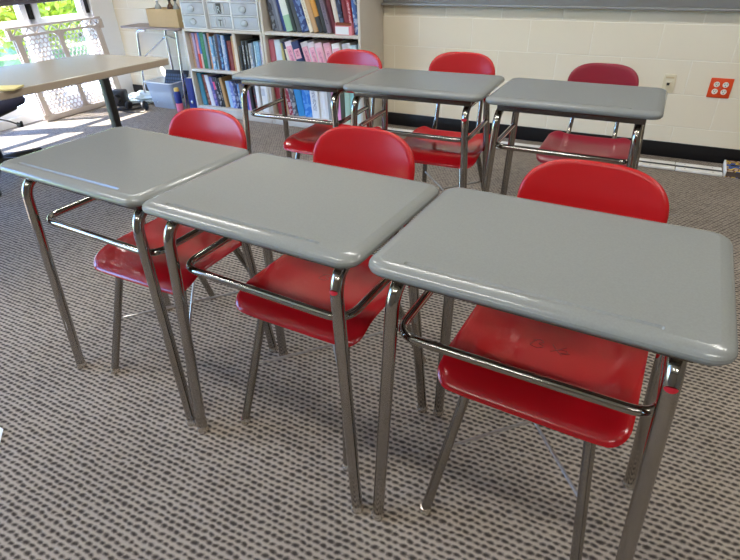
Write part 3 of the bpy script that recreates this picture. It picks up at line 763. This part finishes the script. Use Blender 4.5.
# ------------------------------------------------------------------ cream mesh gate leaning against the window
GWd, GH = .84, .77
g = thing('mesh_gate', 'cream plastic gate with honeycomb mesh leaning against the window', 'gate', (-4.785,2.885,0))
lean = math.atan2(.085, .76)
g.rotation_euler = (0,-lean,0)
def gb(nm, parts, bev=.005):
    bm = NB()
    for a,b in parts: box(bm, a, b, bev=bev)
    return obj(nm, bm, M['cream_plastic'], g)
gb('frame', [((-.014,0,0),(.014,GWd,.045)),((-.014,0,.045),(.014,.05,GH-.07)),((-.014,GWd-.05,.045),(.014,GWd,GH-.07))])
gb('centre_stile', [((-.012,GWd/2-.022,.045),(.012,GWd/2+.022,GH-.07))])
bm = NB(); box(bm, (-.018,-.05,GH-.018), (.018,GWd+.04,GH), bev=.004); box(bm, (-.014,0,GH-.085), (.014,GWd,GH-.065), bev=.003)
k = 0; n = 16
for i in range(n):
    y0 = GWd*i/n; y1 = GWd*(i+1)/n
    z0,z1 = (GH-.068,GH-.016) if i%2==0 else (GH-.016,GH-.068)
    tube(bm, [(0,y0,z0),(0,y1,z1)], .006, 6)
obj('top_rail', bm, M['cream_plastic'], g)
for s in (0,1):
    bm = NB(); yb = -.045 if s==0 else GWd+.01
    box(bm, (-.02,yb,GH-.10), (.02,yb+.04,GH-.02), bev=.006); obj('corner_bracket', bm, M['cream_plastic'], g)
    bm = NB()
    if s==0: tube(bm, [(0,-.012,.02),(0,-.012,GH-.1)], .008, 8); box(bm, (-.016,-.03,.02), (.016,0,.06), bev=.004); box(bm, (-.016,-.03,.42), (.016,0,.47), bev=.004)
    else: tube(bm, [(0,GWd+.012,.02),(0,GWd+.012,GH-.1)], .008, 8)
    obj('slide_rod', bm, M['cream_plastic'], g)
def honey(y0,y1,z0,z1):
    bm = NB(); a = .0235        # hexagon radius
    dx = a*math.sqrt(3); dz = a*1.5; seen=set()
    nrow = int((z1-z0)/dz)+2; ncol = int((y1-y0)/dx)+2
    for r in range(-1,nrow):
        for c in range(-1,ncol):
            cy_ = y0+dx*(c+(.5 if r%2 else 0)); cz_ = z0+dz*r
            vs = [(cy_+a*math.sin(PI/3*k), cz_+a*math.cos(PI/3*k)) for k in range(6)]
            for k in range(6):
                p,q = vs[k],vs[(k+1)%6]
                key = tuple(sorted([(round(p[0]*500),round(p[1]*500)),(round(q[0]*500),round(q[1]*500))]))
                if key in seen: continue
                seen.add(key)
                if not all(y0-.004<=w[0]<=y1+.004 and z0-.004<=w[1]<=z1+.004 for w in (p,q)): continue
                tube(bm, [(0,p[0],p[1]),(0,q[0],q[1])], .0056, 5, cap=False)
    return bm
for (a,b) in ((.045,GWd/2-.02),(GWd/2+.02,GWd-.045)):
    obj('mesh_panel', honey(a,b,.04,GH-.075), M['cream_plastic'], g)
# rounded gussets in the panel corners
bm = NB()
for (yc,sy) in ((.05,1),(GWd/2-.022,-1),(GWd/2+.022,1),(GWd-.05,-1)):
    for (zc,sz) in ((.045,1),(GH-.085,-1)):
        pts=[(0,0)]+[(.05-.05*math.sin(PI/2*k/6),.05-.05*math.cos(PI/2*k/6)) for k in range(7)]
        A=[bm.verts.new((-.009,yc+sy*p[0],zc+sz*p[1])) for p in pts]; B=[bm.verts.new((.009,yc+sy*p[0],zc+sz*p[1])) for p in pts]
        bm.faces.new(A); bm.faces.new(B[::-1])
        for k in range(len(pts)): bm.faces.new([A[k],A[(k+1)%len(pts)],B[(k+1)%len(pts)],B[k]])
obj('corner_gusset', bm, M['cream_plastic'], g)

# ------------------------------------------------------------------ beige table at the left, with notepad and swivel chair
t = thing('beige_table', 'beige laminate table with a black leg in front of the windows', 'table', (-3.0,1.7,0))
pts = [(-2.505,2.315),(-2.535,2.335),(-3.06,2.275),(-3.095,2.25),(-3.52,.75),(-3.48,.70),(-2.70,.55),(-2.645,.60)]
pts = [(x+3.0,y-1.7) for x,y in pts]
cc = fillet([(p[0],p[1],0) for p in pts+[pts[0]]], .02, 2)
bm = NB(); ol = [(p.x,p.y) for p in pts and [Vector((q[0],q[1],0)) for q in pts]]
slab(bm, ol, [(.004,.707),(0,.711),(0,.740),(.003,.744)]); o = obj('tabletop', bm, [M['beige_top'],M['beige_edge']], t)
for f in o.data.polygons:
    if abs(f.normal.z) < .5: f.material_index = 1
for (x,y) in [(-2.575,1.92),(-2.70,.72),(-3.40,.85)]:
    bm = NB(); box(bm, (x+3-.02,y-1.7-.02,.0), (x+3+.02,y-1.7+.02,.707), bev=.006)
    l = obj('leg', bm, M['black_metal'], t)
    bm = NB(); box(bm, (x+3-.028,y-1.7-.028,0), (x+3+.028,y-1.7+.028,.025), bev=.005); obj('foot_cap', bm, M['blk_plastic'], l)
bm = NB(); box(bm, (-.10,-.045,0), (.10,.045,.008), bev=.001)
o = obj('notepad', bm, M['yellow_pad'], None); o.location = (-2.645,1.415,.7445); o.rotation_euler = (0,0,.52); tag(o, 'pale yellow notepad lying on the beige table', 'notepad')
sc = thing('swivel_chair', 'dark swivel chair half out of view behind the beige table', 'chair', (-3.75,1.85,0), .5)
bm = NB(); ol = rrect(.46,.46,.12,6)
slab(bm, ol, [(.05,.435),(.01,.447),(0,.47),(.012,.495),(.06,.505)]); obj('seat', bm, M['chair_fab'], sc, angle=60)
bm = NB(); slab(bm, rrect(.36,.36,.1,6), [(.02,.412),(0,.42),(0,.437)]); obj('seat_pan', bm, M['blk_plastic'], sc)
bm = NB(); lathe(bm, [(.03,.09),(.03,.25),(.018,.25),(.018,.415)], 16); obj('gas_column', bm, M['blk_plastic'], sc)
for k in range(5):
    a = 2*PI*k/5+1.353; c,s = math.cos(a), math.sin(a)
    bm = NB(); tube(bm, [(0,0,.115),(.15*c,.15*s,.105),(.36*c,.36*s,.075)], [.028,.022,.016], 10); l = obj('star_leg', bm, M['blue_edge'] if k in (1,) else M['blk_plastic'], sc)
    bm = NB(); lathe(bm, [(.024,-.012),(.028,-.008),(.028,.008),(.024,.012)], 14, Matrix.Translation((.36*c,.36*s,.029)) @ Matrix.Rotation(a,4,'Z') @ Matrix.Rotation(PI/2,4,'X')); obj('caster', bm, M['blk_plastic'], l)
bm = NB(); tube(bm, [(.10,-.06,.41),(.25,-.13,.402),(.325,-.178,.395)], .0045, 8)
tube(bm, [(.325,-.180,.402),(.336,-.19,.394),(.362,-.208,.396),(.374,-.216,.42)], [.008,.013,.012,.007], 10); obj('tilt_lever', bm, M['blk_plastic'], sc)
bm = NB(); slab(bm, rrect(.42,.06,.025,5), [(.02,.62),(0,.66),(0,1.0),(.02,1.04)]); bmesh.ops.transform(bm, matrix=Matrix.Translation((-.02,.0,0)) @ Matrix.Rotation(PI/2,4,'Z') @ Matrix.Translation((0,.27,0)), verts=bm.verts); obj('backrest', bm, M['chair_fab'], sc)
bm = NB(); tube(bm, fillet([(-.08,0,.42),(-.30,0,.42),(-.325,0,.70)], .06, 6), .016, 10); obj('back_bar', bm, M['blk_plastic'], sc)

# ------------------------------------------------------------------ wall plates, floor track, small things
t = thing('orange_outlet', 'orange wall outlet plate with four white receptacles on block wall', 'outlet', (.367,YB,.462))
bm = NB(); box(bm, (-.061,-.006,-.058), (.061,0,.058), bev=.003); obj('plate', bm, M['orange'], t)
for sx in (-1,1):
    for sz in (-1,1):
        cx,cz2 = sx*.024, sz*.021
        bm = NB(); lathe(bm, [(.0165,0),(.0165,.0015),(.0155,.0025)], 22, Matrix.Translation((cx,-.006,cz2)) @ Matrix.Rotation(PI/2,4,'X')); r_ = obj('receptacle', bm, M['outlet_white'], t)
        bm = NB()
        for s in (-1,1): box(bm, (cx+s*.006-.0014,-.0092,cz2+.000), (cx+s*.006+.0014,-.008,cz2+.009))
        lathe(bm, [(.0028,0),(.0028,.0012)], 10, Matrix.Translation((cx,-.008,cz2-.007)) @ Matrix.Rotation(PI/2,4,'X'))
        obj('socket_slots', bm, M['slot'], r_)
bm = NB(); lathe(bm, [(.003,0),(.003,.001),(.002,.0015)], 10, Matrix.Translation((0,-.006,0)) @ Matrix.Rotation(PI/2,4,'X')); obj('screw', bm, M['rod'], t)
t = thing('data_jack', 'cream wall plate with a single dark data jack left of the orange outlet', 'wall plate', (.080,YB,.468))
bm = NB(); box(bm, (-.035,-.007,-.057), (.035,0,.057), bev=.003); obj('plate', bm, M['cream_plate'], t)
bm = NB(); box(bm, (-.016,-.009,-.016), (.016,-.006,.016), bev=.001); j = obj('jack', bm, M['cream_plate'], t)
bm = NB(); box(bm, (-.010,-.010,-.010), (.006,-.0085,.006)); obj('jack_opening', bm, M['slot'], j)
bm = NB(); box(bm, (-.024,-.0085,.032), (.024,-.0065,.043)); q = obj('name_strip', bm, mat('tan_strip',(206,188,150),.5), t); q['label'] = 'narrow tan strip along the plate top'
t = thing('data_jack', 'small dark wall plate low on the wall right of the tall bookcase', 'wall plate', (-1.90,YB,.29))
bm = NB(); box(bm, (-.03,-.02,-.055), (.022,0,.055), bev=.004); obj('plate', bm, mat('dark_brown_plate',(48,40,36),.5), t)
bm = NB(); box(bm, (-.012,-.022,-.012), (.006,-.018,.012)); obj('jack_opening', bm, M['slot'], t)
# white two-rail track lying on the carpet along the wall
xs = [-1.94,-1.215,-.49,.239,.502]
names = ['beside the tall bookcase','behind the middle back-row desk','behind the right back-row desk','beside the picture book']
for k in range(4):
    t = thing('floor_track', 'white floor track section lying along the wall, '+names[k], 'floor track', ((xs[k]+xs[k+1])/2,3.775,0), .003, 'white floor track sections')
    hw = (xs[k+1]-xs[k])/2-.002
    for (y0,y1) in ((-.070,-.017),(.017,.070)):
        bm = NB(); box(bm, (-hw,y0,.002), (hw,y1,.016), bev=.003)
        r_ = obj('rail', bm, M['strip'], t)
        bm = NB()
        for xx in (-hw*.6,hw*.6): lathe(bm, [(.004,.0155),(.004,.0165),(.003,.017)], 10, Matrix.Translation((xx,(y0+y1)/2,0)))
        obj('screw', bm, M['tray'], r_)
    bm = NB(); box(bm, (-hw,-.0168,.0005), (hw,.0168,.0135)); obj('dark_slot', bm, M['blk_plastic'], t, smooth=False)
# picture book / boxed set at the right end of the track
t = thing('picture_book', 'colourful picture book lying on the carpet at the right end of the white track', 'book', (.625,3.828,0), -.03)
m, nt, b = node_mat('picture_cover')
tc = nt.nodes.new('ShaderNodeTexCoord'); vo = nt.nodes.new('ShaderNodeTexNoise'); vo.inputs['Scale'].default_value = 14; vo.inputs['Detail'].default_value = 1
nt.links.new(tc.outputs['Object'], vo.inputs['Vector']); cr = nt.nodes.new('ShaderNodeValToRGB')
cr.color_ramp.interpolation = 'CONSTANT'
cols = [(0,(40,34,36)),(.36,(60,84,150)),(.44,(210,180,70)),(.5,(110,76,60)),(.56,(196,170,150)),(.64,(60,44,40))]
for i,(p,c) in enumerate(cols):
    e = cr.color_ramp.elements[i] if i < 2 else cr.color_ramp.elements.new(p)
    e.position = p; e.color = lin(c)+(1,)
nt.links.new(vo.outputs['Fac'], cr.inputs[0]); nt.links.new(cr.outputs[0], b.inputs['Base Color']); b.inputs['Roughness'].default_value = .25
bm = NB(); box(bm, (-.11,-.11,0), (.16,.11,.004)); box(bm, (-.11,-.11,.034), (.16,.11,.038)); box(bm, (-.113,-.11,0), (-.108,.11,.038)); obj('cover', bm, m, t, smooth=False)
bm = NB(); box(bm, (-.106,-.105,.004), (.155,.105,.034)); q = obj('page_block', bm, mat('dark_page_edge',(92,78,70),.7,noise=.3,nscale=30), t, smooth=False)
bm = NB(); box(bm, (-.116,-.112,0), (-.106,.112,.0385), bev=.002); q = obj('white_spine', bm, M['paper'], t); q['label'] = 'white strip along the spine'
# scrap of paper at the left edge of the floor
bm = NB()
vs = [bm.verts.new(p) for p in [(-.10,-.03,.003),(.0,-.035,.002),(.035,.008,.004),(-.005,.045,.008),(-.10,.05,.004)]]
bm.faces.new(vs); bmesh.ops.solidify(bm, geom=bm.faces[:], thickness=.0012)
o = obj('paper_scrap', bm, M['paper'], None, smooth=False); o.location = (-1.55,.422,0); tag(o, 'torn scrap of white paper lying on the carpet at the left edge', 'paper')

# ------------------------------------------------------------------ outside the windows
bm = NB(); box(bm, (-30,-12,-.35), (-5.6,25,-.30)); o = struct('ground_outside', bm, M['grass'], smooth=False)
bm = NB(); box(bm, (-7.6,-12,-.30), (-5.15,25,-.285)); o = struct('path_outside', bm, M['path'], smooth=False)
def shrub(x, y, r, h, m, label, seed):
    t = thing('leafy_shrub', label, 'shrub', (x,y,-.30), 0, 'shrubs outside the windows')
    rnd = random.Random(seed)
    bm = NB()
    for k in range(5):
        a = rnd.uniform(0,2*PI); tube(bm, [(0,0,0),(.2*r*math.cos(a),.2*r*math.sin(a),h*.4),(.5*r*math.cos(a),.5*r*math.sin(a),h*.75)], [.04,.03,.012], 7)
    obj('stem', bm, M['bark'], t)
    bm = NB()
    for k in range(2600):
        u = rnd.uniform(-1,1); a = rnd.uniform(0,2*PI); rr = (rnd.random()**.35)
        q = math.sqrt(1-u*u)
        bump_ = 1+.18*math.sin(5*a+seed)*math.cos(4*u)
        c = Vector((r*q*math.cos(a)*rr*bump_, r*q*math.sin(a)*rr*bump_, h*.52+h*.48*u*rr*bump_))
        s = rnd.uniform(.05,.10)
        d1 = Vector((rnd.gauss(0,1),rnd.gauss(0,1),rnd.gauss(0,1))).normalized(); d2 = d1.orthogonal().normalized()
        vs = [bm.verts.new(c+d1*s*p+d2*s*.5*w) for p,w in ((-1,0),(-.2,-1),(1,0),(-.2,1))]
        bm.faces.new(vs)
    obj('foliage', bm, m, t, smooth=False)
shrub(-11.0,4.85,.85,1.5,M['leaf_g'],'green leafy shrub outside the left window pane',1)
shrub(-10.6,6.75,.9,1.5,M['leaf_y'],'yellow-green leafy shrub outside the right window pane',2)
shrub(-12.2,8.8,.95,1.7,M['leaf_g'],'green leafy shrub outside at the right edge of the window',3)
shrub(-12.6,6.1,.8,1.6,M['leaf_y'],'yellow-green leafy shrub outside at the left photo edge',4)

# ------------------------------------------------------------------ light
w = bpy.data.worlds.new('World'); scene.world = w; w.use_nodes = True
nt = w.node_tree; bg = nt.nodes['Background']
sky = nt.nodes.new('ShaderNodeTexSky'); sky.sky_type = 'NISHITA'; sky.sun_disc = False; sky.sun_elevation = math.radians(48); sky.sun_rotation = math.radians(240)
tint = nt.nodes.new('ShaderNodeMix'); tint.data_type = 'RGBA'; tint.blend_type = 'MULTIPLY'; tint.inputs[0].default_value = 1
tint.inputs[7].default_value = (.42,.78,1.4,1)
nt.links.new(sky.outputs[0], tint.inputs[6]); nt.links.new(tint.outputs[2], bg.inputs[0]); bg.inputs[1].default_value = 1.45
sl = bpy.data.lights.new('sun','SUN'); sl.energy = 34; sl.angle = math.radians(.6); sl.color = (1,.95,.86)
so = bpy.data.objects.new('sun', sl); COL.objects.link(so)
so.rotation_euler = Vector((.73,.5,-.93)).to_track_quat('-Z','Y').to_euler()
for (x,y) in [(-3.2,2.4),(-1.0,2.4),(1.2,2.4),(-3.2,.2),(-1.0,.2),(1.2,.2),(-1.0,-1.9),(1.2,-1.9)]:
    al = bpy.data.lights.new('ceiling_light','AREA'); al.shape = 'RECTANGLE'; al.size = 1.2; al.size_y = .09; al.energy = 21; al.color = (1,.968,.905)
    ao = bpy.data.objects.new('ceiling_light', al); COL.objects.link(ao); ao.location = (x,y,ZC-.02)
scene.view_settings.view_transform = 'Standard'
scene.view_settings.look = 'None'
scene.view_settings.exposure = 0.0
